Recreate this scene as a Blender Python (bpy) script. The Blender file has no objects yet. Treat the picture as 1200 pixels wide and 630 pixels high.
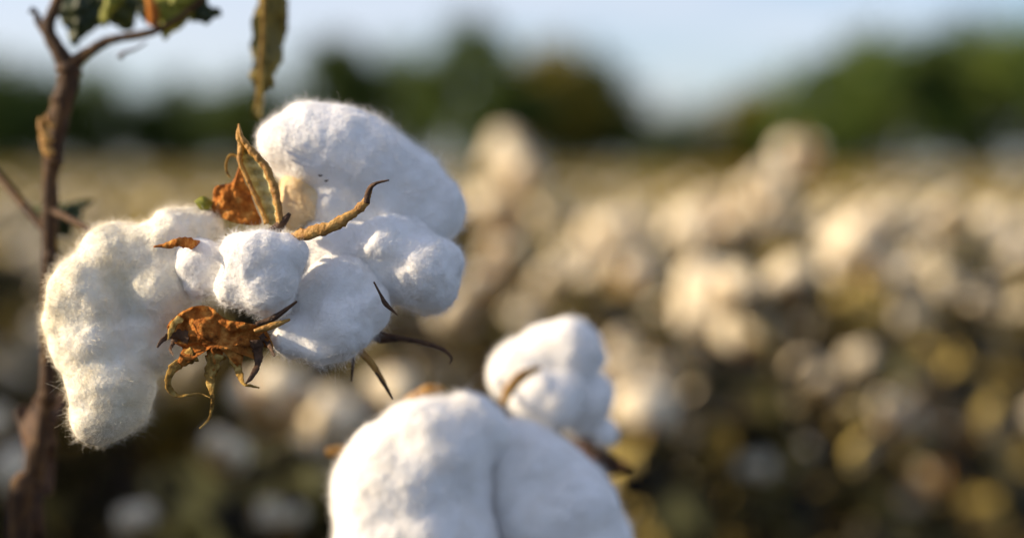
import bpy, bmesh, math, random
import numpy as np
from mathutils import Vector, Matrix, Quaternion
R = math.radians
rng = np.random.default_rng(11)
random.seed(11)
sc = bpy.context.scene

# ------------------------------------------------------------------ camera, sky, sun, exposure
CAM = Vector((0, 0, 1.0)); PITCH = math.atan((315 - 195) / (1200 * 50 / 36)); FPX = 1200 * 50 / 36
FWD = Vector((0, math.cos(PITCH), -math.sin(PITCH))); UPV = Vector((0, math.sin(PITCH), math.cos(PITCH))); RGT = Vector((1, 0, 0))
cd = bpy.data.cameras.new('camera'); cam = bpy.data.objects.new('camera', cd); sc.collection.objects.link(cam)
cam.location = CAM; cam.rotation_euler = (R(90) - PITCH, 0, 0)
cd.lens = 50; cd.sensor_width = 36; cd.clip_start = 0.02; cd.clip_end = 3000
cd.dof.use_dof = True; cd.dof.focus_distance = 0.385; cd.dof.aperture_fstop = 3.3
sc.camera = cam
SUN_EL, SUN_AZ = 24.0, -94.0          # azimuth measured from +Y towards +X: a low sun to the left
sdir = Vector((math.sin(R(SUN_AZ)) * math.cos(R(SUN_EL)), math.cos(R(SUN_AZ)) * math.cos(R(SUN_EL)), math.sin(R(SUN_EL))))
w = bpy.data.worlds.new('World'); sc.world = w; w.use_nodes = True
nt = w.node_tree; nt.nodes.clear()
def nd(t, kind, **kw):
    n = t.nodes.new(kind)
    for k, v in kw.items(): setattr(n, k, v)
    return n
wo_ = nd(nt, 'ShaderNodeOutputWorld'); bg = nd(nt, 'ShaderNodeBackground'); sky = nd(nt, 'ShaderNodeTexSky', sky_type='NISHITA')
sky.sun_disc = False; sky.sun_elevation = R(SUN_EL); sky.sun_rotation = R(SUN_AZ); sky.dust_density = 1.0; sky.ozone_density = 5.0
tc = nd(nt, 'ShaderNodeTexCoord'); mp = nd(nt, 'ShaderNodeMapping'); mp.inputs['Scale'].default_value = (1.6, 1.6, 6.5); mp.inputs['Location'].default_value = (0.35, 0.2, 0.55)
nz = nd(nt, 'ShaderNodeTexNoise'); nz.inputs['Scale'].default_value = 1.3; nz.inputs['Detail'].default_value = 6; nz.inputs['Roughness'].default_value = 0.55
rmp = nd(nt, 'ShaderNodeMapRange'); rmp.inputs['From Min'].default_value = 0.36; rmp.inputs['From Max'].default_value = 0.60
rmp.inputs['To Min'].default_value = 0.0; rmp.inputs['To Max'].default_value = 0.46
mx = nd(nt, 'ShaderNodeMix', data_type='RGBA'); mx.inputs[7].default_value = (6.4, 6.0, 6.3, 1)   # cloud radiance, in the units of the sky
nt.links.new(tc.outputs['Generated'], mp.inputs['Vector']); nt.links.new(mp.outputs[0], nz.inputs['Vector']); nt.links.new(nz.outputs[0], rmp.inputs['Value'])
nt.links.new(rmp.outputs[0], mx.inputs[0]); nt.links.new(sky.outputs[0], mx.inputs[6]); nt.links.new(mx.outputs[2], bg.inputs[0])
bg.inputs[1].default_value = 0.095; nt.links.new(bg.outputs[0], wo_.inputs[0])
sl = bpy.data.lights.new('sun', 'SUN'); sun = bpy.data.objects.new('sun', sl); sc.collection.objects.link(sun)
sl.energy = 5.0; sl.angle = R(0.6); sl.color = (1.0, 0.80, 0.55)
sun.rotation_euler = sdir.to_track_quat('Z', 'Y').to_euler(); sun.location = sdir * 20 + Vector((0, 0, 1))
sc.view_settings.view_transform = 'Standard'; sc.view_settings.look = 'None'; sc.view_settings.exposure = 0.88; sc.view_settings.gamma = 1.0
sc.view_settings.use_curve_mapping = False
sc.render.engine = 'CYCLES'; sc.cycles.use_denoising = True; sc.cycles.max_bounces = 10; sc.cycles.diffuse_bounces = 3; sc.cycles.transmission_bounces = 6

# ------------------------------------------------------------------ helpers
C = sc.collection
WO = {}
def P(px, py, d):                      # a point seen at photo pixel (px, py) at depth d metres
    return CAM + FWD * d + RGT * ((px - 600) / FPX * d) + UPV * ((315 - py) / FPX * d)
def tag(o, label=None, cat=None, group=None, kind=None):
    for k, v in (('label', label), ('category', cat), ('group', group), ('kind', kind)):
        if v: o[k] = v
    return o
def worigin(o): return WO[o.name] if o is not None else Vector((0, 0, 0))
def empty(name, origin, parent=None):
    o = bpy.data.objects.new(name, None); C.objects.link(o); o.empty_display_size = 0.02
    o.parent = parent; o.location = Vector(origin) - worigin(parent); WO[o.name] = Vector(origin); return o
def link(name, me, parent=None, origin=(0, 0, 0)):
    o = bpy.data.objects.new(name, me); C.objects.link(o); o.parent = parent
    o.location = Vector(origin) - worigin(parent); WO[o.name] = Vector(origin); return o

def _hash(ix, iy, iz, s):
    h = (ix * 374761393 + iy * 668265263 + iz * 2147483647 + s * 1274126177) & 0xffffffff
    h = ((h ^ (h >> 13)) * 1274126177) & 0xffffffff
    h = ((h ^ (h >> 16)) * 2246822519) & 0xffffffff
    return ((h ^ (h >> 15)) & 0xffffff) / float(0xffffff)
def vnoise(p, scale, s=0):             # value noise, -1..1
    q = np.asarray(p, float) / scale + 100.0
    i = np.floor(q).astype(np.int64); f = q - i; f = f * f * (3 - 2 * f)
    out = 0
    for dx in (0, 1):
        for dy in (0, 1):
            for dz in (0, 1):
                wgt = (f[:, 0] if dx else 1 - f[:, 0]) * (f[:, 1] if dy else 1 - f[:, 1]) * (f[:, 2] if dz else 1 - f[:, 2])
                out = out + wgt * _hash(i[:, 0] + dx, i[:, 1] + dy, i[:, 2] + dz, s)
    return out * 2 - 1
def vnoise3(p, scale, s=0): return np.stack([vnoise(p, scale, s + k * 17) for k in range(3)], 1)
def unit(v): return v / np.maximum(np.linalg.norm(v, axis=1, keepdims=True), 1e-9)

class MB:                              # mesh builder
    def __init__(s): s.v = []; s.f = []; s.m = []
    def add(s, vs, fs, m=0):
        b = len(s.v); s.v.extend([tuple(x) for x in vs]); s.f.extend([tuple(b + i for i in f) for f in fs]); s.m.extend([m] * len(fs)); return s
    def mesh(s, name, mats, origin=(0, 0, 0), smooth=True, fix=True):
        me = bpy.data.meshes.new(name); o = Vector(origin)
        me.from_pydata([(x[0] - o[0], x[1] - o[1], x[2] - o[2]) for x in s.v], [], s.f)
        for m in mats: me.materials.append(m)
        me.polygons.foreach_set('material_index', s.m); me.polygons.foreach_set('use_smooth', [smooth] * len(s.f)); me.update()
        if fix:
            bm = bmesh.new(); bm.from_mesh(me); bmesh.ops.recalc_face_normals(bm, faces=bm.faces[:]); bm.to_mesh(me); bm.free()
        return me
    def build(s, name, mats, parent=None, origin=None, smooth=True):
        if origin is None: origin = worigin(parent)
        return link(name, s.mesh(name, mats if isinstance(mats, (list, tuple)) else [mats], origin, smooth), parent, origin)

def spline(pts, n):                    # Catmull-Rom through points (any dimension)
    p = np.array([list(x) for x in pts], float); k = len(p)
    if k == 2: t = np.linspace(0, 1, n)[:, None]; return p[0] * (1 - t) + p[1] * t
    e = np.vstack([2 * p[0] - p[1], p, 2 * p[-1] - p[-2]]); out = []
    for u in np.linspace(0, k - 1 - 1e-9, n):
        i = int(u); t = u - i; a, b, c, d = e[i:i + 4]
        out.append(0.5 * ((2 * b) + (c - a) * t + (2 * a - 5 * b + 4 * c - d) * t * t + (3 * b - a - 3 * c + d) * t ** 3))
    return np.array(out)
def etube(mb, pts, ra, rb=None, seg=8, n=None, m=0, side=None, rough=0.0, rs=0.004):
    """tapered tube of elliptic section along pts; ra across, rb in depth; both lists or scalars"""
    n = n or max(6, len(pts) * 4)
    q = spline(pts, n)
    def prof(r):
        r = np.atleast_1d(np.array(r, float)); return np.interp(np.linspace(0, 1, n), np.linspace(0, 1, len(r)), r)
    A = prof(ra); B = prof(rb if rb is not None else ra)
    tan = np.gradient(q, axis=0); tan = unit(tan)
    s = np.array(side if side is not None else (0.31, 0.9, 0.2), float)
    vs = []
    for i in range(n):
        u = np.cross(tan[i], s); u /= max(np.linalg.norm(u), 1e-6); v = np.cross(u, tan[i])
        for k in range(seg):
            a = 2 * math.pi * k / seg; vs.append(q[i] + u * A[i] * math.cos(a) + v * B[i] * math.sin(a))
    vs = np.array(vs)
    if rough:
        ctr = np.repeat(q, seg, 0); d = vs - ctr
        vs = ctr + d * (1 + rough * (vnoise(vs, rs) + 0.6 * vnoise(vs, rs * 0.35, 5)))[:, None]
    fs = [(i * seg + k, i * seg + (k + 1) % seg, (i + 1) * seg + (k + 1) % seg, (i + 1) * seg + k) for i in range(n - 1) for k in range(seg)]
    fs += [tuple(range(seg - 1, -1, -1)), tuple((n - 1) * seg + k for k in range(seg))]
    return mb.add(vs, fs, m)
def sheet(mb, outline, d, bulge=0.002, thick=0.0004, rings=6, n=56, crumple=0.0012, cs=0.006, m=0, fold=None, seed=0, pix=True, sharp=False, ragged=0.0):
    """a thin curled sheet with real thickness: outline in photo pixels at depth d (scalar or per point)"""
    o = np.array(outline, float)
    dd = np.full(len(o), d) if np.isscalar(d) else np.array(d, float)
    pts = np.array([P(a, b, c) for (a, b), c in zip(o, dd)]) if pix else np.array([list(x) for x in outline], float)
    cl = np.vstack([pts, pts[:1]])
    if sharp:
        t = np.linspace(0, len(pts), n, endpoint=False); i = t.astype(int); f = (t - i)[:, None]; q = cl[i] * (1 - f) + cl[i + 1] * f
    else: q = spline(cl, n + 1)[:-1]
    c = q.mean(0); fw = np.array(FWD)
    if ragged: q = c + (q - c) * (1 + ragged * vnoise(q, .0035, seed + 60) + .5 * ragged * vnoise(q, .0014, seed + 61))[:, None]
    vs = [c]; lev = [0.0]
    for r in range(1, rings + 1):
        t = r / rings; vs.extend(c + (q - c) * t); lev.extend([t] * n)
    vs = np.array(vs); lev = np.array(lev)
    off = -bulge * (1 - lev ** 2) + crumple * vnoise(vs, cs, seed) * (0.4 + lev) + 0.5 * crumple * vnoise(vs, cs * 0.4, seed + 3)
    if fold is not None:
        xs = vs[:, 0]; x0 = P(fold[0], 0, dd[0])[0]; off = off + np.abs(xs - x0) * fold[1]
    vs = vs + fw * off[:, None]
    fs = [(0, 1 + k, 1 + (k + 1) % n) for k in range(n)]
    for r in range(rings - 1):
        a = 1 + r * n; b = a + n
        fs += [(a + k, b + k, b + (k + 1) % n, a + (k + 1) % n) for k in range(n)]
    N = len(vs); back = vs + fw * thick
    fs2 = [tuple(N + i for i in reversed(f)) for f in fs]
    e = 1 + (rings - 1) * n
    rim = [(e + k, e + (k + 1) % n, N + e + (k + 1) % n, N + e + k) for k in range(n)]
    return mb.add(np.vstack([vs, back]), fs + fs2 + rim, m)

# ------------------------------------------------------------------ materials
def material(name, cols, scale=60.0, rough=0.8, translucent=0.0, bump=0.0, bscale=None, spec=0.2, stretch=(1, 1, 1), sss=0.0, sss_r=(0.006, 0.005, 0.004), coord='Object', sheen=0.0, per_object=0.0):
    m = bpy.data.materials.new(name); m.use_nodes = True; t = m.node_tree; t.nodes.clear()
    out = nd(t, 'ShaderNodeOutputMaterial'); p = nd(t, 'ShaderNodeBsdfPrincipled')
    co = nd(t, 'ShaderNodeTexCoord'); ma = nd(t, 'ShaderNodeMapping'); ma.inputs['Scale'].default_value = stretch
    n1 = nd(t, 'ShaderNodeTexNoise'); n1.inputs['Scale'].default_value = scale; n1.inputs['Detail'].default_value = 8; n1.inputs['Roughness'].default_value = 0.65
    t.links.new(co.outputs[coord], ma.inputs[0]); t.links.new(ma.outputs[0], n1.inputs['Vector'])
    r = nd(t, 'ShaderNodeValToRGB'); el = r.color_ramp.elements
    xs = np.linspace(0.3, 0.7 if name != 'field_leaf' else 0.67, len(cols))
    while len(el) < len(cols): el.new(0.5)
    for e, x, c in zip(el, xs, cols): e.position = x; e.color = (*c, 1)
    t.links.new(n1.outputs[0], r.inputs[0]); col = r.outputs[0]
    if per_object:
        oi = nd(t, 'ShaderNodeObjectInfo'); hs = nd(t, 'ShaderNodeHueSaturation'); mr = nd(t, 'ShaderNodeMapRange')
        mr.inputs['To Min'].default_value = 1 - per_object; mr.inputs['To Max'].default_value = 1 + per_object
        t.links.new(oi.outputs['Random'], mr.inputs[0]); t.links.new(mr.outputs[0], hs.inputs['Value']); t.links.new(col, hs.inputs['Color']); col = hs.outputs[0]
    t.links.new(col, p.inputs['Base Color']); p.inputs['Roughness'].default_value = rough; p.inputs['Specular IOR Level'].default_value = spec
    if sheen: p.inputs['Sheen Weight'].default_value = sheen; p.inputs['Sheen Roughness'].default_value = 0.6
    if sss:
        p.inputs['Subsurface Weight'].default_value = sss; p.inputs['Subsurface Radius'].default_value = (1, 0.85, 0.7); p.inputs['Subsurface Scale'].default_value = sss_r[0]
    if bump:
        n2 = nd(t, 'ShaderNodeTexNoise'); n2.inputs['Scale'].default_value = bscale or scale * 3; n2.inputs['Detail'].default_value = 6
        t.links.new(ma.outputs[0], n2.inputs['Vector']); b = nd(t, 'ShaderNodeBump'); b.inputs['Strength'].default_value = bump; b.inputs['Distance'].default_value = 0.001
        t.links.new(n2.outputs[0], b.inputs['Height']); t.links.new(b.outputs[0], p.inputs['Normal'])
    sh = p.outputs[0]
    if translucent:
        tr = nd(t, 'ShaderNodeBsdfTranslucent'); mxs = nd(t, 'ShaderNodeMixShader'); mxs.inputs[0].default_value = translucent
        t.links.new(col, tr.inputs[0]); t.links.new(sh, mxs.inputs[1]); t.links.new(tr.outputs[0], mxs.inputs[2]); sh = mxs.outputs[0]
    t.links.new(sh, out.inputs[0]); return m
M = {}
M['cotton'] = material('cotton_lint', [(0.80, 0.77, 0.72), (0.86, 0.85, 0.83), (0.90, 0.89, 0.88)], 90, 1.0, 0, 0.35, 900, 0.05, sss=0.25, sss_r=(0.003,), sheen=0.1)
M['fibre'] = material('cotton_fibre', [(0.82, 0.80, 0.77), (0.88, 0.87, 0.86)], 200, 0.9, 0.16, 0, spec=0.1)
M['stained'] = material('yellow_stained_lint', [(0.74, 0.50, 0.22), (0.82, 0.70, 0.50)], 60, 1.0, 0, 0.35, 900, 0.05, sss=0.25, sss_r=(0.003,))  # golden glow beside the bur, put into the lint colour
M['stained_fibre'] = material('yellow_stained_fibre', [(0.76, 0.54, 0.26), (0.84, 0.74, 0.56)], 80, 0.9, 0.16, 0, spec=0.1)  # same glow carried by the fibre colour
M['cream'] = material('cream_lint', [(0.78, 0.69, 0.49), (0.84, 0.79, 0.65), (0.88, 0.86, 0.80)], 45, 1.0, 0, 0.35, 900, 0.05, sss=0.3, sss_r=(0.004,))
M['cream_fibre'] = material('cream_fibre', [(0.80, 0.72, 0.54), (0.86, 0.82, 0.74)], 60, 0.9, 0.2, 0, spec=0.1)
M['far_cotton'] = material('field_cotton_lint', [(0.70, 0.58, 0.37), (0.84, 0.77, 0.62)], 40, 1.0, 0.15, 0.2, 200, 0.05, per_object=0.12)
M['stem'] = material('brown_cotton_bark', [(0.012, 0.007, 0.004), (0.055, 0.026, 0.010), (0.15, 0.080, 0.024)], 300, 0.75, 0, 1.0, 700, 0.3, stretch=(1, 1, 0.25))
M['bur'] = material('dry_golden_bur', [(0.20, 0.085, 0.02), (0.42, 0.22, 0.05), (0.55, 0.34, 0.10)], 260, 0.6, 0.12, 0.6, 900, 0.35)
M['bur_inner'] = material('pale_bur_lining', [(0.42, 0.34, 0.10), (0.62, 0.56, 0.26), (0.70, 0.64, 0.36)], 420, 0.55, 0.15, 0.7, 1200, 0.35)
M['bract'] = material('rust_brown_bract', [(0.10, 0.035, 0.012), (0.40, 0.14, 0.028), (0.60, 0.32, 0.085)], 330, 0.9, 0.2, 0.9, 900, 0.08)
M['tooth'] = material('dry_bract_tooth', [(0.06, 0.03, 0.010), (0.30, 0.18, 0.045), (0.56, 0.42, 0.15)], 420, 0.85, 0.12, 0.7, 900, 0.1)
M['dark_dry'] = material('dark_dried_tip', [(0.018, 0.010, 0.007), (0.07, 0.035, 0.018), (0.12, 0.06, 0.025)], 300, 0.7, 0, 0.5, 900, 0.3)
M['leaf_dark'] = material('dark_green_leaf', [(0.010, 0.020, 0.010), (0.030, 0.048, 0.016), (0.12, 0.13, 0.022)], 150, 0.55, 0.2, 0.5, 350, 0.4)
M['leaf_dry'] = material('dry_yellow_leaf', [(0.10, 0.07, 0.02), (0.22, 0.16, 0.035), (0.30, 0.22, 0.05)], 110, 0.65, 0.25, 0.5, 400, 0.3)
M['leaf_green'] = material('yellow_green_leaf', [(0.06, 0.09, 0.012), (0.26, 0.27, 0.03), (0.46, 0.42, 0.06)], 220, 0.6, 0.35, 0.4, 500, 0.4)
M['leaf_hang'] = material('folded_dry_leaf', [(0.05, 0.05, 0.014), (0.16, 0.12, 0.022), (0.26, 0.19, 0.035)], 130, 0.7, 0.06, 0.7, 400, 0.3)
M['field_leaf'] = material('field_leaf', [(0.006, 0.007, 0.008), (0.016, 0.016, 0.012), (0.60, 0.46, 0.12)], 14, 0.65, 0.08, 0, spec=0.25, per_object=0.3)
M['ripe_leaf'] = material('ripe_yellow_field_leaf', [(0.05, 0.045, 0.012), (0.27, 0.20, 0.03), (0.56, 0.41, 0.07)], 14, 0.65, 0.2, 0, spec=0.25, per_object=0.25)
M['field_stem'] = material('field_stem', [(0.022, 0.014, 0.009), (0.07, 0.045, 0.02)], 50, 0.8, 0, 0, per_object=0.2)
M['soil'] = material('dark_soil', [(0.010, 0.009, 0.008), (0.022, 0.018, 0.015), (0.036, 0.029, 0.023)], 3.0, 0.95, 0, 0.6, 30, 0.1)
M['crown'] = material('tree_foliage', [(0.025, 0.05, 0.012), (0.07, 0.11, 0.02), (0.14, 0.165, 0.03)], 0.6, 0.6, 0.25, 0, spec=0.2, per_object=0.3)
M['crown_yellow'] = material('yellowing_tree_foliage', [(0.10, 0.09, 0.012), (0.20, 0.17, 0.02), (0.28, 0.22, 0.03)], 0.6, 0.6, 0.25, 0, spec=0.2)
M['trunk'] = material('tree_bark', [(0.03, 0.024, 0.018), (0.09, 0.07, 0.05)], 6, 0.9, 0, 0.6, 20, 0.1)

# ------------------------------------------------------------------ ground and treeline
mb = MB(); S = 900; g = 60
xs = np.sign(np.linspace(-1, 1, g)) * np.abs(np.linspace(-1, 1, g)) ** 3 * S
gv = np.array([(x, y, 0) for y in xs for x in xs], float); gv[:, 2] = 0.03 * vnoise(gv, 0.9) - 0.03
mb.add(gv, [(j * g + i, j * g + i + 1, (j + 1) * g + i + 1, (j + 1) * g + i) for j in range(g - 1) for i in range(g - 1)])
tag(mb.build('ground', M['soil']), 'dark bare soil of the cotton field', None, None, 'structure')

def leaf_quads(centres, size, rg):
    n = len(centres); a = unit(rg.normal(size=(n, 3))); b = unit(np.cross(a, rg.normal(size=(n, 3)))); s = (size * rg.uniform(0.6, 1.3, n))[:, None]
    v = np.stack([centres - a * s, centres - b * s * 0.55 + a * s * 0.15, centres + a * s, centres + b * s * 0.55 + a * s * 0.15], 1).reshape(-1, 3)
    return v, np.arange(n * 4).reshape(n, 4)
def fast_mesh(name, v, f, mats, midx=None, smooth=False):
    k = f.shape[1]; me = bpy.data.meshes.new(name); me.vertices.add(len(v)); me.vertices.foreach_set('co', np.ascontiguousarray(v, np.float32).ravel())
    me.loops.add(f.size); me.loops.foreach_set('vertex_index', np.ascontiguousarray(f, np.int32).ravel())
    me.polygons.add(len(f)); me.polygons.foreach_set('loop_start', np.arange(0, f.size, k, dtype=np.int32)); me.polygons.foreach_set('loop_total', np.full(len(f), k, np.int32))
    for m in mats: me.materials.append(m)
    if midx is not None: me.polygons.foreach_set('material_index', np.ascontiguousarray(midx, np.int32))
    me.polygons.foreach_set('use_smooth', np.full(len(f), smooth)); me.update(); me.validate(); return me
def tree(px, d, top_py, halfw_px, label, mat='crown', seed=0, low=0.12):
    rg = np.random.default_rng(seed + 100)
    base = Vector(((px - 600) / FPX * d, d, 0)); top = 1.0 + (195 - top_py + 22) / FPX * d; hw = halfw_px * 1.45 / FPX * d
    t = empty('tree', base); tag(t, label, 'tree', 'trees along the far edge of the field')
    b = MB(); o = np.array(base)
    etube(b, [o + (0, 0, -0.1), o + (0.05, 0, top * 0.4), o + (-0.08, 0.1, top * 0.86)], [0.045 * top, 0.03 * top, 0.008 * top], seg=8)
    cl = []
    for k in range(46):
        u = unit(rg.normal(size=(1, 3)))[0] * rg.uniform(0.25, 1) ** 0.5
        z = top * (low + (1 - low) * 0.5) + u[2] * top * (1 - low) * 0.46
        wz = math.sqrt(max(0.05, 1 - abs((z / top - 0.45) / 0.62) ** 2))
        cl.append((u[0] * hw * wz, u[1] * hw * 0.8 * wz, z))
    cl = np.array(cl)
    for c in cl[:9]:
        etube(b, [o + (0, 0, c[2] * 0.45), o + c * (0.5, 0.5, 0.8), o + c], [0.014 * top, 0.009 * top, 0.003 * top], seg=5, n=6)
    b.build('trunk', M['trunk'], t)
    r = hw * 0.27 + 0.15
    pts = np.concatenate([c + rg.normal(size=(95, 3)) * r * 0.52 * rg.uniform(0.6, 1.2) for c in cl])
    pts[:, 2] = np.maximum(pts[:, 2], 0.15)
    v, f = leaf_quads(pts, 0.21, rg)
    link('crown', fast_mesh('crown', v, f, [M[mat]]), t, base)
TREES = [
 (-40, 62, 92, 60, 'dark round tree at the left edge of the frame behind the stem', 'crown'),
 (30, 66, 100, 50, 'dark low tree just behind the brown stem on the left', 'crown'),
 (120, 70, 96, 48, 'low dark tree between the stem and the main boll', 'crown'),
 (215, 72, 120, 42, 'shortest dark tree at left, above the golden bur tip', 'crown'),
 (300, 68, 110, 44, 'low tree behind the hanging dry leaf', 'crown'),
 (395, 60, 52, 34, 'slender tree rising above the top lock of the main boll', 'crown'),
 (470, 66, 78, 46, 'mid height green tree just right of the main boll top', 'crown'),
 (565, 58, 50, 52, 'tallest green tree in the middle of the treeline', 'crown'),
 (640, 62, 66, 46, 'yellowing tree beside the tallest green tree', 'crown_yellow'),
 (705, 66, 92, 38, 'brownish low tree at the left of the sky gap', 'crown'),
 (800, 90, 158, 60, 'far low bush at the foot of the sky gap', 'crown'),
 (885, 64, 128, 36, 'yellow low tree at the right of the sky gap', 'crown_yellow'),
 (960, 60, 84, 52, 'green tree on the rising edge right of the sky gap', 'crown'),
 (1045, 58, 58, 58, 'broad dark tree in the right hand grove', 'crown'),
 (1130, 60, 48, 58, 'tall dark tree second from the right edge', 'crown'),
 (1215, 57, 40, 62, 'darkest tall tree at the right edge of the frame', 'crown'),
]
for i, (px, d, ty, hw, lab, mt) in enumerate(TREES): tree(px, d, ty, hw, lab, mt, i)

# ------------------------------------------------------------------ cotton locks with fibres
def remeshed(balls, voxel, smooth=10):
    bm = bmesh.new()
    for c, r in balls: bmesh.ops.create_icosphere(bm, subdivisions=3, radius=r, matrix=Matrix.Translation(c))
    me = bpy.data.meshes.new('tmp'); bm.to_mesh(me); bm.free()
    o = bpy.data.objects.new('tmp', me); C.objects.link(o)
    r = o.modifiers.new('r', 'REMESH'); r.mode = 'VOXEL'; r.voxel_size = voxel
    s = o.modifiers.new('s', 'SMOOTH'); s.factor = 0.5; s.iterations = smooth
    dg = bpy.context.evaluated_depsgraph_get(); ev = o.evaluated_get(dg); m2 = bpy.data.meshes.new_from_object(ev)
    m2.calc_loop_triangles(); nv = len(m2.vertices); co = np.empty(nv * 3); m2.vertices.foreach_get('co', co); nm = np.empty(nv * 3); m2.vertices.foreach_get('normal', nm)
    tr = np.empty(len(m2.loop_triangles) * 3, np.int32); m2.loop_triangles.foreach_get('vertices', tr)
    bpy.data.objects.remove(o); bpy.data.meshes.remove(me); bpy.data.meshes.remove(m2)
    return co.reshape(-1, 3), nm.reshape(-1, 3), tr.reshape(-1, 3)
def lock_mesh(name, balls, origin, voxel=0.0008, dens=520, amp=0.0016, seed=0, flen=(0.0008, 0.0031), fw=0.000025, mats=None, K=4):
    """one lock of lint: a lumpy soft body plus curling fibres growing out of it, dens per square centimetre"""
    rg = np.random.default_rng(seed + 500)
    v, n, f = remeshed(balls, voxel, 34)
    v = v + n * (1.25 * amp * vnoise(v, 0.021, seed + 7) + amp * vnoise(v, 0.012, seed) + amp * 0.46 * vnoise(v, 0.0052, seed + 1) + amp * 0.22 * vnoise(v, 0.0021, seed + 2))[:, None]
    a, b, c = v[f[:, 0]], v[f[:, 1]], v[f[:, 2]]
    fn = np.cross(b - a, c - a); ar = np.linalg.norm(fn, axis=1) / 2; fn = unit(fn)
    cnt = int(ar.sum() * 1e4 * dens)
    idx = rg.choice(len(f), cnt, p=ar / ar.sum()); u1 = rg.random(cnt); u2 = rg.random(cnt); fl = u1 + u2 > 1; u1[fl] = 1 - u1[fl]; u2[fl] = 1 - u2[fl]
    p = a[idx] + (b - a)[idx] * u1[:, None] + (c - a)[idx] * u2[:, None]; N = fn[idx]
    flow = vnoise3(p, 0.007, seed + 9) + 0.5 * vnoise3(p, 0.002, seed + 29); flow -= N * (flow * N).sum(1, keepdims=True)
    lift = rg.uniform(0.10, 0.75, cnt)[:, None]
    d = unit(unit(flow) * 1.0 + N * lift + rg.normal(size=(cnt, 3)) * 0.45)
    L = rg.uniform(*flen, cnt) * (1.15 + 0.75 * vnoise(p, 0.005, seed + 77)); lw = rg.random(cnt) < 0.02; L[lw] *= rg.uniform(1.5, 2.4, lw.sum())
    curl = unit(rg.normal(size=(cnt, 3))) * rg.uniform(0.2, 1.3, (cnt, 1))
    pts = [p - N * 0.0003]; dirs = [d]
    for k in range(K - 1):
        d2 = unit(d + np.cross(curl, d) * 0.75 + rg.normal(size=(cnt, 3)) * 0.15 - N * 0.10 * k)
        pts.append(pts[-1] + d2 * (L / (K - 1))[:, None]); d = d2
    pts = np.stack(pts, 1)
    side = unit(np.cross(dirs[0], rg.normal(size=(cnt, 3))))[:, None, :] * (fw * rg.uniform(0.7, 1.5, cnt))[:, None, None] * np.linspace(1, 0.35, K)[None, :, None]
    fv = np.stack([pts - side, pts + side], 2).reshape(-1, 3)
    base = (np.arange(cnt) * K * 2)[:, None, None] + len(v); q = []
    for k in range(K - 1): q.append([[2 * k, 2 * k + 1, 2 * k + 3], [2 * k, 2 * k + 3, 2 * k + 2]])
    ft = (base + np.array(q).reshape(1, -1, 3)).reshape(-1, 3)
    allv = np.vstack([v, fv]) - np.array(origin); allf = np.vstack([f, ft]); mi = np.concatenate([np.zeros(len(f)), np.ones(len(ft))])
    return fast_mesh(name, allv, allf, mats or [M['cotton'], M['fibre']], mi, True)
def lock(parent, D, balls, seed, **kw):
    o = worigin(parent)
    bl = [(P(x, y, D + dz), r * 1.015 * (D + dz) / FPX) for x, y, dz, r in balls]
    return link('lock', lock_mesh('lock', bl, o, seed=seed, **kw), parent, o)
px_ = lambda d: d / FPX                 # metres per photo pixel at depth d
def pts3(pl, D, dz=0.0):
    return [P(q[0], q[1], D + dz + (q[2] if len(q) > 2 else 0)) for q in pl]
FW = tuple(FWD)
def strip(mb, pl, D, wpx, dz=0.0, flat=0.4, m=0, seg=8, rough=0.12, n=None):
    s = px_(D); wl = np.atleast_1d(np.array(wpx, float)) * s / 2
    etube(mb, pts3(pl, D, dz), wl, wl * flat, seg=seg, m=m, side=FW, rough=rough, rs=0.0015, n=n or max(10, len(pl) * 6))

# ---- the main plant
D0 = 0.40
stem_pts = [(22, 640, .058), (38, 555, .058), (54, 470, .058), (58, 380, .058), (58, 267, .058), (62, 178, .058), (76, 110, .058), (84, 76, .058)]
foot = P(22, 640, D0 + .058); root = Vector((foot[0] - 0.012, foot[1] + 0.01, 0))
plant = empty('cotton_plant', root)
tag(plant, 'brown-stemmed cotton plant bearing the sharp cluster of fluffy white bolls at left', 'cotton plant', 'cotton plants of the field')
mb = MB(); s = px_(D0 + .058)
etube(mb, [root + Vector((0, 0, -0.03)), root + Vector((-0.004, 0, 0.35)), root + Vector((0.004, 0, 0.7))] + pts3(stem_pts, D0),
      np.array([22, 20, 18, 15, 14, 10, 9, 8.5, 9, 10.5, 12.5, 12]) * s, seg=16, n=260, rough=0.17, rs=0.0045)
for px, py, r in ((56, 466, 14), (60, 300, 12), (80, 84, 16), (63, 190, 13), (74, 118, 14)):   # swollen nodes
    a = P(px, py + r * .9, D0 + .058); b_ = P(px, py - r * .9, D0 + .058); etube(mb, [a, (a + b_) / 2, b_], np.array([6, r, 6]) * s, seg=10, rough=0.25, rs=0.002)
mb.build('stem', M['stem'], plant)
def branch(pl, wpx, mat='stem', dz=0.058, rough=0.14, parent=None, name='branch', **kw):
    b = MB(); strip(b, pl, D0, wpx, dz, 1.0, 0, 10, rough, **kw); return b.build(name, M[mat], parent or plant)
branch([(84, 84), (70, 62), (57, 36), (62, 14), (74, -12)], [24, 22, 19, 16, 14])
branch([(57, 40), (46, 28), (42, 16), (36, 12)], [14, 11, 8, 10], rough=0.3)
branch([(86, 74), (104, 61), (130, 47), (165, 41), (190, 33), (216, 17), (242, -6)], [20, 15, 12, 12, 10, 8, 7])
branch([(140, 68), (146, 62), (158, 58), (172, 50)], [8, 5, 4, 2], 'dark_dry', 0.056)
branch([(-12, 192, .01), (0, 207, .008), (26, 238, .004), (52, 268, 0)], [10, 11, 12, 12])
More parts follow.
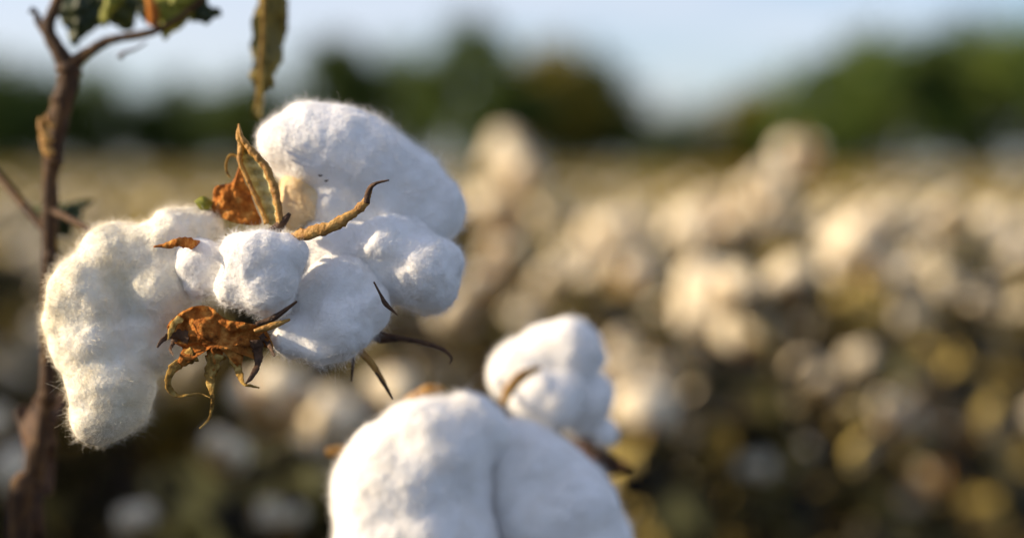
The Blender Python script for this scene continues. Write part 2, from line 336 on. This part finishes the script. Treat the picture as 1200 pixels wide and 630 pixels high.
# bud scars at the node
b = MB()
for pl, wd in (([(60, 182), (53, 172), (48, 160)], [12, 13, 6]), ([(58, 168), (50, 152), (47, 138)], [12, 12, 4]), ([(62, 150), (56, 140), (54, 133)], [8, 8, 4])):
    strip(b, pl, D0, wd, .050, 1.0, 0, 8, 0.3)
b.build('bud', M['bur'], plant)
branch([(60, 246, 0.046), (92, 262, .026), (140, 290, .014), (200, 312, .020), (270, 310, .026), (330, 300, .024)], [11, 9, 8, 8, 8, 8], dz=0.012, name='fruiting_branch')

def leafpart(outline, mat, dz, parent=None, name='leaf', **kw):
    kw = dict(dict(ragged=.26, n=96, rings=9), **kw); b = MB(); sheet(b, outline, D0 + dz, **kw); return b.build(name, M[mat], parent or plant)
leafpart([(70, -18), (96, -26), (122, -14), (121, 14), (116, 38), (102, 44), (88, 50), (76, 38)], 'leaf_dark', 0.067, seed=1, bulge=.003, crumple=.003)
leafpart([(120, -14), (140, -20), (158, -8), (157, 18), (153, 32), (140, 38), (126, 29), (118, 10)], 'leaf_dark', 0.065, seed=2, bulge=.002, crumple=.003)
leafpart([(128, -14), (146, -12), (140, 4), (130, 18), (123, 28), (116, 22), (122, 4)], 'leaf_green', 0.057, seed=3, crumple=.001)
leafpart([(168, -12), (178, -14), (183, 4), (188, 26), (182, 33), (175, 28), (172, 10)], 'bract', 0.057, seed=4, crumple=.002)
leafpart([(184, -14), (225, -16), (232, 4), (226, 20), (206, 32), (194, 40), (186, 22)], 'leaf_green', 0.061, seed=5, crumple=.003)
leafpart([(214, -10), (240, -14), (246, 8), (261, 14), (248, 28), (232, 27), (222, 20)], 'leaf_dark', 0.063, seed=6, crumple=.003)
leafpart([(200, -14), (222, -12), (222, 2), (206, 10), (198, 2)], 'leaf_green', 0.057, seed=7, crumple=.002)
leafpart([(34, 243), (52, 238), (78, 238), (92, 234), (106, 236), (94, 248), (86, 268), (70, 272), (52, 262)], 'leaf_dark', 0.077, seed=8, crumple=.004)
leafpart([(150, -14), (200, -18), (206, 6), (192, 27), (170, 26), (156, 12)], 'leaf_dark', .072, seed=21, crumple=.003)
dk = leafpart([(16, 486), (52, 466), (72, 470), (68, 520), (60, 580), (48, 650), (6, 650), (20, 560)], 'dark_dry', .075, seed=22, crumple=.005, cs=.012, bulge=.004)  # near-black leaf added to darken the lower stem where shade falls
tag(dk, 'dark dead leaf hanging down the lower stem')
# the dry leaf hanging folded from above, on its own petiole from the upper branch
dl = leafpart([(300, -20), (299, 4), (289, 44), (292, 71), (289, 86), (296, 107), (291, 131), (305, 133), (307, 106), (323, 102), (320, 88), (328, 67), (325, 48), (331, 27), (334, -20)],
     'leaf_hang', 0.057, name='leaf', seed=9, fold=(309, 1.3), bulge=0, crumple=.003, cs=.005, thick=.0007, n=140, rings=9, sharp=True, ragged=.13)
tag(dl, 'folded dry leaf hanging from above the frame')
branch([(242, -6), (270, -40), (300, -46), (309, -10), (307, 60), (300, 128)], [7, 6, 6, 6, 5, 3], 'tooth', 0.053, name='leaf_stalk')

# bolls of the main plant
bollL = empty('boll', P(150, 380, D0), plant); tag(bollL, 'drooping left boll with one long hanging lock')
lock(bollL, D0, [(228, 272, .006, 32), (198, 285, .004, 44), (150, 303, .002, 50), (112, 352, 0, 50), (115, 400, 0, 50), (128, 448, -.002, 48), (128, 474, -.002, 41), (185, 335, .002, 48), (165, 395, .004, 46), (105, 375, 0, 45)], 1, dens=900, mats=[M['cream'], M['cream_fibre']])
bollR = empty('boll', P(350, 300, D0), plant); tag(bollR, 'upright boll with golden split bur and five fat locks')
KW = dict(dens=900)
lock(bollR, D0, [(370, 178, .015, 56), (420, 194, .018, 59), (470, 224, .02, 58), (503, 244, .02, 46), (346, 172, .012, 40), (385, 240, .016, 44), (396, 180, .016, 57), (445, 208, .019, 58), (425, 240, .018, 45)], 2, dens=900, amp=.0011)
lock(bollR, D0, [(385, 288, .008, 32), (410, 296, .006, 38), (450, 298, .006, 46), (488, 314, .006, 47), (468, 284, .01, 40), (440, 322, .006, 40), (505, 330, .008, 36), (515, 305, .010, 30)], 3, **KW)
lock(bollR, D0, [(400, 335, .002, 46), (372, 350, .002, 36), (402, 380, -.004, 38), (345, 396, -.004, 26), (420, 362, 0, 36), (372, 400, -.006, 26), (395, 402, -.004, 24)], 4, **KW)
lock(bollR, D0, [(300, 306, -.012, 42), (308, 336, -.012, 42), (330, 300, -.010, 32), (274, 340, -.012, 28), (322, 352, -.010, 26), (288, 290, -.010, 26)], 5, **KW)
lock(bollR, D0, [(236, 312, -.004, 31), (240, 330, -.004, 28), (226, 302, 0, 22)], 6, **KW)
lock(bollR, D0, [(350, 222, .012, 26), (364, 242, .012, 28), (345, 250, .010, 22)], 7, mats=[M['stained'], M['stained_fibre']], **KW)  # small inner lock, its yellow glow painted into the lint

def part(name, parent, fn, mats):
    b = MB(); fn(b); return b.build(name, mats, parent)
# upright golden bur segment: boat shape, two rims and a pale ladder-ribbed lining
def carpel_up(b):
    Rg = [(280, 145), (283, 160), (293, 174), (311, 196), (322, 222), (327, 250), (328, 270)]; Lg = [(280, 145), (279, 160), (282, 174), (281, 188), (291, 212), (302, 236), (313, 262)]
    strip(b, Rg, D0, [2, 5, 8, 10, 10, 9, 8], -.006, 0.8, 0, rough=.32, n=60); strip(b, Lg, D0, [2, 5, 7, 6, 6, 6, 6], -.003, 0.8, 0, rough=.32, n=60)
    n, k = 70, 11; l = spline(Lg, n); r = spline(Rg, n); vs = []
    for i in range(n):
        for j in range(k):
            t = j / (k - 1); q = l[i] * (1 - t) + r[i] * t; rib = (0.0007 * math.sin(i * 0.95 + j * .5) + .0009 * (_hash(i // 2, j // 2, 3, 1) - .5)) * math.sin(math.pi * t)
            vs.append(P(q[0], q[1], D0 - .0035 - .002 * t + .0035 * math.sin(math.pi * t) + rib))
    fs = [(i * k + j, i * k + j + 1, (i + 1) * k + j + 1, (i + 1) * k + j) for i in range(n - 1) for j in range(k - 1)]
    b.add(vs, fs, 1); b.add([Vector(v) + FWD * .0012 for v in vs], [f[::-1] for f in fs], 0)
part('bur_segment', bollR, carpel_up, [M['bur'], M['bur_inner']])
part('bur_segment', bollR, lambda b: (strip(b, [(328, 284, .014), (348, 277, .003), (384, 267), (412, 251), (428, 237), (434, 222)], D0, [8, 12, 14, 12, 9, 6], -.016, 0.4, 0, rough=.3, n=60),
     strip(b, [(429, 238, 0), (433, 222, 0), (440, 215, -.001), (456, 211, -.002)], D0, [8, 7, 4, 1.5], -.016, 0.6, 1)), [M['bur'], M['dark_dry']])
part('bur_segment', bollR, lambda b: (strip(b, [(248, 294, .022), (232, 287, .012), (212, 283), (198, 287), (180, 289)], D0, [10, 13, 11, 7, 2], -.018, 0.4, 0, rough=.3)), [M['bract']])
part('bur_base', bollR, lambda b: (strip(b, [(318, 276), (330, 262), (340, 250)], D0, [16, 12, 4], -.006, .7, 0), strip(b, [(322, 280), (345, 278), (362, 270)], D0, [10, 10, 4], -.008, .7, 0)), [M['dark_dry']])
part('bract', bollR, lambda b: sheet(b, [(281, 192), (288, 215), (298, 238), (306, 262), (280, 262), (262, 256), (246, 251), (247, 236), (252, 220), (262, 216), (272, 212)], D0 + .004, bulge=.0020, crumple=.0016, cs=.003, seed=41, n=90, rings=12), [M['bract']])
part('bract', bollR, lambda b: strip(b, [(280, 184), (270, 182), (265, 191), (266, 202), (270, 208)], D0, [4, 3.5, 3, 3, 2], .002, .7, 0), [M['tooth']])
part('bract', bollR, lambda b: sheet(b, [(228, 236), (238, 230), (248, 236), (250, 246), (238, 248)], D0 + .005, bulge=.002, seed=42, rings=4, n=30), [M['leaf_green']])
rc = random.Random(3)
for x, y, dz in ((375, 206, .0010), (382, 212, .0014)):   # crumbs of dry leaf caught in the lint
    part('leaf_crumb', bollL if x < 200 else bollR, lambda b: strip(b, [(x - 2, y - 2 + rc.random() * 4), (x, y), (x + 3, y + 2 - rc.random() * 5)], D0, [1, 2.4, 1], dz, .6, 0), [M['dark_dry']])
# rust-coloured bract below with its long curling teeth
def bract_low(b):
    sheet(b, [(196, 394), (200, 378), (212, 366), (232, 358), (250, 362), (266, 374), (292, 378), (312, 388), (320, 408), (305, 400), (306, 424), (297, 410), (288, 403), (282, 432), (275, 412), (266, 405),
               (258, 420), (249, 446), (244, 418), (236, 406), (222, 420), (205, 436), (213, 412), (206, 402)], D0 - .011, bulge=.0022, crumple=.0022, cs=.0030, seed=51, n=168, rings=14, thick=.0004)
    T = [([(222, 396), (206, 391), (192, 397), (184, 407)], [16, 10, 6, 2], 2), ([(228, 414), (212, 424), (201, 434), (197, 450), (205, 462), (220, 463), (234, 461), (247, 466)], [18, 13, 9, 7, 5, 3, 2.5, 1.5], 1),
         ([(253, 414), (248, 434), (247, 452), (249, 466), (248, 480), (244, 492), (234, 502)], [20, 15, 9, 5, 4, 3, 2], 1), ([(274, 410), (279, 432), (285, 449), (294, 452), (304, 454)], [14, 9, 5, 4, 2], 1),
         ([(301, 398), (303, 420), (297, 438), (288, 449)], [15, 10, 6, 2.5], 2), ([(306, 392), (314, 402), (322, 417)], [9, 6, 3], 2), ([(212, 372), (202, 384), (197, 398)], [10, 8, 2], 1), ([(209, 392), (200, 408), (203, 416)], [6, 4, 2], 2)]
    rg = random.Random(4)
    for pl, wd, m in T:
        z = [0.002 * math.sin(i * 1.1 + rg.random() * 3) - .002 * i / len(pl) for i in range(len(pl))]
        strip(b, [(x, y, zz) for (x, y), zz in zip(pl, z)], D0, wd, -.0130, .2, m, rough=.34, n=60)
part('bract', bollL, bract_low, [M['bract'], M['tooth'], M['dark_dry']])
part('bur_base', bollR, lambda b: (strip(b, [(300, 380), (321, 372), (348, 353)], D0, [5, 7, 2.5], -.018, .7, 0), strip(b, [(298, 388), (318, 382), (340, 374)], D0, [5, 8, 3], -.0165, .6, 1)), [M['dark_dry'], M['bur']])
part('bract', bollR, lambda b: (strip(b, [(434, 392), (446, 395), (472, 397), (500, 403), (520, 410), (529, 419), (527, 426)], D0, [10, 15, 6, 6, 4.5, 3, 2], .004, .6, 0)), [M['dark_dry']])
part('bract', bollR, lambda b: (strip(b, [(416, 404), (424, 412), (437, 428), (449, 447), (460, 467)], D0, [10, 9, 8, 6, 2], .002, .4, 0), strip(b, [(440, 436, -.001), (450, 450, -.001), (460, 467, -.001)], D0, [3, 3.5, 2], .001, .5, 1)), [M['bur'], M['dark_dry']])
part('bract', bollR, lambda b: strip(b, [(416, 408), (414, 420), (412, 447)], D0, [5, 5, 2], .003, .6, 0), [M['dark_dry']])
part('bur_base', bollR, lambda b: strip(b, [(438, 330), (446, 345), (452, 356), (466, 369)], D0, [2, 3, 6, 1.5], -.012, .6, 0), [M['dark_dry']])

# ---- the soft plants just behind: low central boll and the one above it
DC = 0.458
rootC = Vector((P(560, 640, DC)[0], P(560, 640, DC)[1] + .02, 0)); plC = empty('cotton_plant', rootC)
tag(plC, 'cotton plant with the big soft two-lobed boll at the bottom centre of the frame', 'cotton plant', 'cotton plants of the field')
bC = empty('boll', P(560, 580, DC), plC)
CK = dict(dens=420, voxel=.0011, amp=.0011, fw=.00004)
lock(bC, DC, [(476, 578, 0, 86), (508, 532, 0, 70), (546, 506, .005, 50), (446, 600, 0, 54), (490, 640, 0, 98), (535, 575, 0, 46)], 11, **CK)
lock(bC, DC, [(622, 562, .012, 62), (648, 602, .012, 76), (604, 534, .014, 48), (668, 645, .012, 72), (600, 600, .02, 60)], 12, **CK)
def dstrip(D): return lambda b, pl, wd, dz=0, fl=.5, m=0: strip(b, pl, D, wd, dz, fl, m)
part('bur_segment', bC, lambda b: strip(b, [(466, 484), (484, 470), (504, 458), (520, 454)], DC, [8, 18, 16, 4], .004, .5, 0), [M['bur']])
part('bur_segment', bC, lambda b: strip(b, [(440, 548), (414, 534), (398, 529), (382, 530)], DC, [14, 18, 16, 8], .012, .6, 0), [M['bur']])
part('bur_base', bC, lambda b: sheet(b, [(520, 660), (582, 630), (640, 660), (600, 700), (560, 700)], DC + .01, seed=61), [M['bur']])
b = MB(); etube(b, [rootC + Vector((0, 0, -.03)), rootC + Vector((.01, .0, .45)), P(575, 690, DC + .02), P(580, 610, DC + .014)], [.007, .006, .004, .003], seg=10, rough=.1); b.build('stem', M['stem'], plC)
DD = 0.50
rootD = Vector((P(690, 640, DD)[0] + .02, P(690, 640, DD)[1] + .03, 0)); plD = empty('cotton_plant', rootD)
tag(plD, 'cotton plant with the small soft boll and ochre bur curve, above the big central boll', 'cotton plant', 'cotton plants of the field')
bD = empty('boll', P(650, 445, DD), plD)
lock(bD, DD, [(667, 410, 0, 39), (640, 420, .002, 40), (612, 436, .002, 40), (688, 420, .004, 22)], 21, **CK)
lock(bD, DD, [(622, 462, -.008, 34), (645, 472, -.008, 34), (660, 455, -.002, 34)], 22, **CK)
lock(bD, DD, [(686, 466, .002, 34), (680, 490, .004, 24)], 23, **CK)
lock(bD, DD, [(709, 508, .002, 17), (704, 500, .004, 14)], 24, **CK)
part('bur_segment', bD, lambda b: strip(b, [(590, 474), (597, 456), (612, 440), (634, 430)], DD, [7, 13, 13, 5], -.0235, .5, 0), [M['bur']])
part('bract', bD, lambda b: sheet(b, [(690, 486), (702, 494), (696, 516), (712, 530), (740, 546), (716, 556), (690, 552), (672, 530), (678, 505)], DD + .006, bulge=.003, crumple=.004, seed=71, n=50), [M['dark_dry']])
b = MB(); etube(b, [rootD + Vector((0, 0, -.03)), rootD + Vector((.0, .0, .5)), P(700, 640, DD + .03), P(690, 560, DD + .012), P(672, 500, DD + .01)], [.007, .006, .004, .003, .002], seg=10, rough=.1); b.build('stem', M['stem'], plD)

# ------------------------------------------------------------------ field plants
def field_boll(seed):
    rg = random.Random(seed); n = rg.choice((3, 4, 4, 5)); balls = []
    for k in range(n):
        a = 2 * math.pi * k / n + rg.uniform(-.3, .3); r = .019 * rg.uniform(.8, 1.2)
        c = Vector((math.cos(a) * .019, math.sin(a) * .019, rg.uniform(-.006, .01))); balls += [(c, r), (c * 1.25 + Vector((0, 0, -.012 * rg.random())), r * .8)]
    balls.append((Vector((0, 0, .004)), .018))
    v, nn, f = remeshed(balls, .0035, 4); v = v + nn * (.0022 * vnoise(v, .012, seed) + .001 * vnoise(v, .005, seed + 1))[:, None]
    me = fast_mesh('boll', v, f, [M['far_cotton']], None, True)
    b = MB()
    for k in range(n):
        a = 2 * math.pi * (k + .5) / n; ca, sa = math.cos(a), math.sin(a)
        etube(b, [(0, 0, -.028), (ca * .018, sa * .018, -.026), (ca * .034, sa * .034, -.012), (ca * .044, sa * .044, .004)], [.004, .008, .007, .001], [.002] * 3 + [.0006], seg=5, n=7, side=(ca * .2, sa * .2, 1))
    return me, b.mesh('bur', [M['bur']])
FB = [field_boll(s) for s in range(5)]
def leaf_mesh(seed):
    rg = random.Random(seed); n = 27; vs = [(0, 0, 0)]; out = []
    for k in range(n):
        a = math.pi * 2 * k / n; l = .55 + .45 * abs(math.cos(a * 2.5)) ** .7; l *= 1 - .35 * (math.cos(a) < -.7)
        out.append((math.cos(a) * l * .05, math.sin(a) * l * .05))
    for t in (.5, 1):
        for x, y in out:
            r = math.hypot(x, y) * t; vs.append((x * t, y * t, -r * r * rg.uniform(4, 9) + rg.uniform(-.004, .004) * t))
    fs = [(0, 1 + k, 1 + (k + 1) % n) for k in range(n)] + [(1 + k, 1 + n + k, 1 + n + (k + 1) % n, 1 + (k + 1) % n) for k in range(n)]
    return MB().add(vs, fs).mesh('leaf', [M['field_leaf']], fix=False)
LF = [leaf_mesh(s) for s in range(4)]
G = 'cotton plants of the field'
def near_plant(label, d, bolls, lean=0, leaves=14, seed=0, leaf_scale=1.0, twigs=7, base_px=None):
    """plant whose bolls are given as photo pixels at about depth d"""
    rg = random.Random(seed + 900); cx = base_px if base_px is not None else sum(q[0] for q in bolls) / len(bolls)
    base = Vector((P(cx, 400, d)[0], P(cx, 400, d)[1], 0)); t = empty('cotton_plant', base); tag(t, label, 'cotton plant', G)
    B = []
    for q in bolls:
        dd = d + (q[3] if len(q) > 3 else rg.uniform(-.10, .10)); B.append((P(q[0], q[1], dd), q[2] * .9 * px_(dd) / .036))
    topz = max(p.z for p, _ in B); mb = MB()
    ax = [base + Vector((0, 0, -.03)), base + Vector((rg.uniform(-.02, .02), rg.uniform(-.02, .02), topz * .5)), base + Vector((rg.uniform(-.03, .03), rg.uniform(-.03, .03), topz - .02))]
    etube(mb, ax, [.008, .006, .002], seg=6, n=10)
    axis = spline(ax, 60); tips = []
    for p, s_ in B:
        z0 = max(.15, p.z - .12 - rg.uniform(0, .1)); r0 = Vector(axis[np.argmin(np.abs(axis[:, 2] - z0))]); e = p + Vector((0, 0, -.026 * s_))
        etube(mb, [r0, (r0 + e) / 2 + Vector((0, 0, -.015)), e], [.004, .003, .002], seg=5, n=7); tips.append((r0, e))
    for k in range(twigs):
        z0 = rg.uniform(.12, topz * (.75 if twigs < 10 else .88)); r0 = Vector(axis[np.argmin(np.abs(axis[:, 2] - z0))]); a = rg.uniform(0, 6.28); e = r0 + Vector((math.cos(a), math.sin(a), rg.uniform(.3, .9))) * rg.uniform(.1, .22)
        etube(mb, [r0, (r0 + e) / 2 + Vector((0, 0, -.01)), e], [.004, .003, .0015], seg=5, n=6); tips.append((r0, e))
    mb.build('stem', M['field_stem'], t)
    for p, s_ in B:
        me, bu = rg.choice(FB); o = link('boll', me, t, p); o.rotation_euler = (rg.uniform(-.9, .9), rg.uniform(-.9, .9), rg.uniform(0, 6.28)); o.scale = (s_,) * 3
        u = bpy.data.objects.new('bur', bu); C.objects.link(u); u.parent = o
    for k in range(leaves):
        r0, e = rg.choice(tips); f = rg.uniform(.3, .98); p = r0 * (1 - f) + e * f + Vector((rg.uniform(-.02, .02), rg.uniform(-.02, .02), rg.uniform(-.03, .015)))
        o = link('leaf', rg.choice(LF), t, p); o.rotation_euler = (rg.uniform(-1.1, 1.1), rg.uniform(-1.1, 1.1), rg.uniform(0, 6.28)); o.scale = (rg.uniform(.5, 1.0) * leaf_scale,) * 3
    return t
NEAR = [
 ('blurred cotton plant whose top boll stands against the trees right of the main boll', 1.9, [(590, 182, 34), (612, 212, 30), (570, 235, 30), (640, 246, 28), (588, 262, 26)]),
 ('blurred cotton plant with the highest pale boll below the sky gap, right of centre', 1.95, [(937, 190, 34), (904, 214, 28), (884, 232, 26), (915, 245, 30)]),
 ('blurred cotton plant with a round white boll straight above the ochre-curved boll', 1.7, [(714, 276, 34), (690, 318, 26), (742, 322, 26), (668, 300, 22)]),
 ('blurred cotton plant with a wide row of pale bolls left of the highest pale boll', 1.8, [(806, 264, 30), (836, 250, 32), (862, 262, 28), (826, 282, 24)]),
 ('blurred cotton plant with a large white clump under the dark grove at right', 1.55, [(996, 278, 38), (1030, 304, 34), (982, 304, 28), (1060, 326, 22), (1018, 262, 26)]),
 ('blurred cotton plant with the brightest and largest white clump right of centre', 1.25, [(836, 334, 44), (884, 376, 46), (820, 358, 34), (856, 398, 40), (922, 322, 34), (860, 340, 36)]),
 ('blurred cotton plant with a tall cream boll just right of the dark bract', 1.2, [(755, 476, 40), (738, 512, 34), (770, 442, 26), (722, 440, 24), (728, 410, 24)]),
 ('blurred cotton plant with a cream clump low at right of the big central boll', 1.3, [(905, 516, 40), (882, 546, 32), (930, 540, 30), (852, 506, 26), (812, 470, 20)]),
 ('blurred cotton plant with a lone round golden disc of a boll at right', 1.5, [(1070, 376, 28), (1128, 398, 24), (1150, 350, 22), (1110, 330, 22)]),
 ('blurred cotton plant with three golden discs in a line in the lower right', 1.4, [(950, 436, 28), (1050, 486, 32), (995, 478, 26), (1005, 420, 20)]),
 ('blurred cotton plant with dim golden bolls near the lower right corner', 1.55, [(1146, 482, 28), (1096, 556, 28), (1062, 604, 32), (1020, 612, 26)]),
 ('dim blurred cotton plant behind the rust-coloured toothed bract', 0.95, [(322, 470, 52), (378, 486, 48), (352, 520, 44), (262, 532, 36), (326, 604, 32), (460, 450, 34)]),
 ('dim blurred cotton plant at the left edge beside the dark lower stem', 0.9, [(14, 552, 40), (-20, 500, 34), (160, 610, 30)]),
 ('blurred cotton plant showing between the main boll and the ochre-curved boll', 1.45, [(560, 330, 26), (530, 360, 28), (590, 300, 28), (640, 330, 26), (610, 372, 22)]),
 ('blurred cotton plant at the right edge below the dark grove', 1.9, [(1110, 250, 24), (1160, 262, 26), (1190, 300, 26), (1140, 300, 22)]),
]
for i, q in enumerate(NEAR): near_plant(q[0], q[1], q[2], seed=i, leaves=44, twigs=11)
# the tall leafy row standing just outside the left edge: its shade falls across the lower stem and the lower left of the field
OUT = [(-.46, .45, 1.10), (-.62, .43, 1.12), (-.50, .64, 1.05), (-.56, .78, 1.09), (-.60, .94, 1.09), (-.66, 1.12, 1.07), (-.76, 1.34, 1.05), (-.86, 1.6, 1.0)]
for k, (x, yy, H) in enumerate(OUT):
    rg_ = random.Random(k + 40); b0 = Vector((x, yy, 0)); fx = lambda p: ((p - CAM).dot(RGT), (p - CAM).dot(UPV), (p - CAM).dot(FWD))
    bl = []
    for j in range(5):
        p = b0 + Vector((rg_.uniform(-.1, .1), rg_.uniform(-.1, .1), H - .03 - rg_.uniform(0, .25))); a, u, d_ = fx(p); bl.append((600 + a / d_ * FPX, 315 - u / d_ * FPX, .034 / px_(d_), 0.0, d_))
    near_plant('%s leafy cotton plant of the tall row just outside the left edge of the frame' % ('nearest', 'second', 'third', 'fourth', 'fifth', 'sixth', 'seventh', 'farthest')[k], bl[0][4], [(q[0], q[1], q[2], q[4] - bl[0][4]) for q in bl], leaves=150, seed=77 + k, leaf_scale=1.3, twigs=16)

def field_plant_proto(seed):
    rg = random.Random(seed); H = rg.uniform(.76, .86); t = bpy.data.objects.new('cotton_plant', None)
    mb = MB(); etube(mb, [(0, 0, -.03), (rg.uniform(-.02, .02), rg.uniform(-.02, .02), H * .5), (rg.uniform(-.03, .03), rg.uniform(-.03, .03), H)], [.008, .006, .002], seg=5, n=6)
    bo = []; lv = []
    for k in range(11):
        z = H * (.25 + .68 * k / 10); a = k * 2.4 + rg.uniform(-.4, .4); L = .20 * (1.15 - .6 * z / H) * rg.uniform(.6, 1.2)
        e = Vector((math.cos(a) * L, math.sin(a) * L, min(z + L * .5, H + .02))); etube(mb, [(0, 0, z), (e.x * .5, e.y * .5, z + L * .15), tuple(e)], [.004, .003, .0015], seg=4, n=4)
        if k > 2 and k not in (5, 8): bo.append((e + Vector((0, 0, .02)), rg.uniform(.75, 1.15)))
        for j in range(13): f = rg.uniform(.2, 1.05); lv.append((e.x * f + rg.uniform(-.03, .03), e.y * f + rg.uniform(-.03, .03), z + (e.z - z) * f + rg.uniform(-.04, .02)))
    ms = mb.mesh('stem', [M['field_stem']])
    FM = MB()
    for p in lv:
        me = rg.choice(LF); X = Matrix.Translation(p) @ Quaternion((rg.random() - .5, rg.random() - .5, rg.random() - .5, rg.random() - .5)).normalized().to_matrix().to_4x4() @ Matrix.Scale(rg.uniform(.5, 1), 4)
        FM.add([X @ v.co for v in me.vertices], [tuple(q.vertices) for q in me.polygons])
    return ms, bo, FM.mesh('foliage', [M['field_leaf']], fix=False), FM.mesh('foliage', [M['ripe_leaf']], fix=False)
PR = [field_plant_proto(s) for s in range(6)]
spots = []; rgf = random.Random(8)
rows = {}
y = 1.9
cand = []
for iy in range(0, 400):                           # rows run away from the lens and a little to the right
    for ix in range(-60, 90):
        u = ix * .54 + rgf.uniform(-.15, .15); vv = 1.5 + iy * .25 + rgf.uniform(-.08, .08)
        x = u + (vv - 1.5) * .16; cand.append((x, vv))
vis = [(x, yy) for x, yy in cand if yy > 2.05 and abs(x) < .40 * yy + .35 and yy < 62]
vis.sort(key=lambda q: q[1])
# fill the middle distance beside the hand-placed plants, left of the frame too (their shadows fall into it)
side = [(x, yy) for x, yy in cand if .9 < yy < 9 and (-.40 * yy - 3.2 < x < (-.36 * yy - .5 if yy <= 2.05 else -.40 * yy - .35))]   # beyond the left edge, they shade the lower left
NIND = 300 - len(NEAR) - 4 - len(OUT)
ind = vis[:NIND]; far = vis[NIND:]
for k, (x, yy) in enumerate(ind):
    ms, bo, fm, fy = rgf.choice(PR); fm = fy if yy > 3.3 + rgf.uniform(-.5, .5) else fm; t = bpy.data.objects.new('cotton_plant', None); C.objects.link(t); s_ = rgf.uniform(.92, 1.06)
    t.location = (x, yy, 0); t.rotation_euler = (0, 0, rgf.uniform(0, 6.28)); t.scale = (1.1, 1.1, s_)
    col = 600 + x / yy * FPX
    where = ('behind the main boll and its stem' if col < 480 else 'below the tallest green tree' if col < 620 else 'below the yellowing tree' if col < 730 else 'below the sky gap' if col < 860 else
             'below the rising edge of the right grove' if col < 1000 else 'below the dark right grove' if col < 1120 else 'at the right edge')
    band = 'in the first soft rows' if yy < 2.9 else 'in the middle rows' if yy < 4.0 else 'in the farther rows'
    tag(t, 'blurred cotton plant %s %s' % (band, where), 'cotton plant', G)
    o = bpy.data.objects.new('stem', ms); C.objects.link(o); o.parent = t
    o = bpy.data.objects.new('foliage', fm); C.objects.link(o); o.parent = t; o['kind'] = 'stuff'
    for p, q in bo:
        me, bu = rgf.choice(FB); o = bpy.data.objects.new('boll', me); C.objects.link(o); o.parent = t; o.location = p; o.scale = (q,) * 3
        o.rotation_euler = (rgf.uniform(-1, 1), rgf.uniform(-1, 1), rgf.uniform(0, 6.28))
# beyond them the rest of the crop as one mass
rgn = np.random.default_rng(5); far = np.array(far)
bm = bmesh.new(); bmesh.ops.create_icosphere(bm, subdivisions=1, radius=1); iv = np.array([v.co[:] for v in bm.verts]); it = np.array([[v.index for v in f.verts] for f in bm.faces]); bm.free()
near_far = far[:, 1] < 20
keep = near_far | (rgn.random(len(far)) < .55); far = np.vstack([far[keep], np.array(side)])
V = []; F = []; off = 0; LVc = []
for x, yy in far:
    nb_ = 2 if yy < 20 else 1
    for k in range(nb_):
        c = np.array((x + rgn.uniform(-.16, .16), yy + rgn.uniform(-.16, .16), rgn.uniform(.55, .80))); V.append(iv * (.034 * rgn.uniform(.8, 1.3, 3)) + c); F.append(it + off); off += len(iv)
    m_ = 150 if yy < 9 and x < -.38 * yy - .3 else 34 if yy < 20 else 20
    LVc.append(np.array((x, yy, 0)) + np.stack([rgn.uniform(-.24, .24, m_), rgn.uniform(-.24, .24, m_), rgn.uniform(.15, 1.02 if yy < 2.3 else .88, m_)], 1))
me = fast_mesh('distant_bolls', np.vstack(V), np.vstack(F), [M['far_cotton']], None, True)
lv, lf = leaf_quads(np.concatenate(LVc), .055, rgn)
fr = empty('distant_cotton', (0, 30, 0)); tag(fr, 'far rows of cotton reading as one ochre and cream mass below the trees', 'cotton crop', None, 'stuff')
o = link('boll_mass', me, fr, (0, 0, 0)); o['kind'] = 'stuff'
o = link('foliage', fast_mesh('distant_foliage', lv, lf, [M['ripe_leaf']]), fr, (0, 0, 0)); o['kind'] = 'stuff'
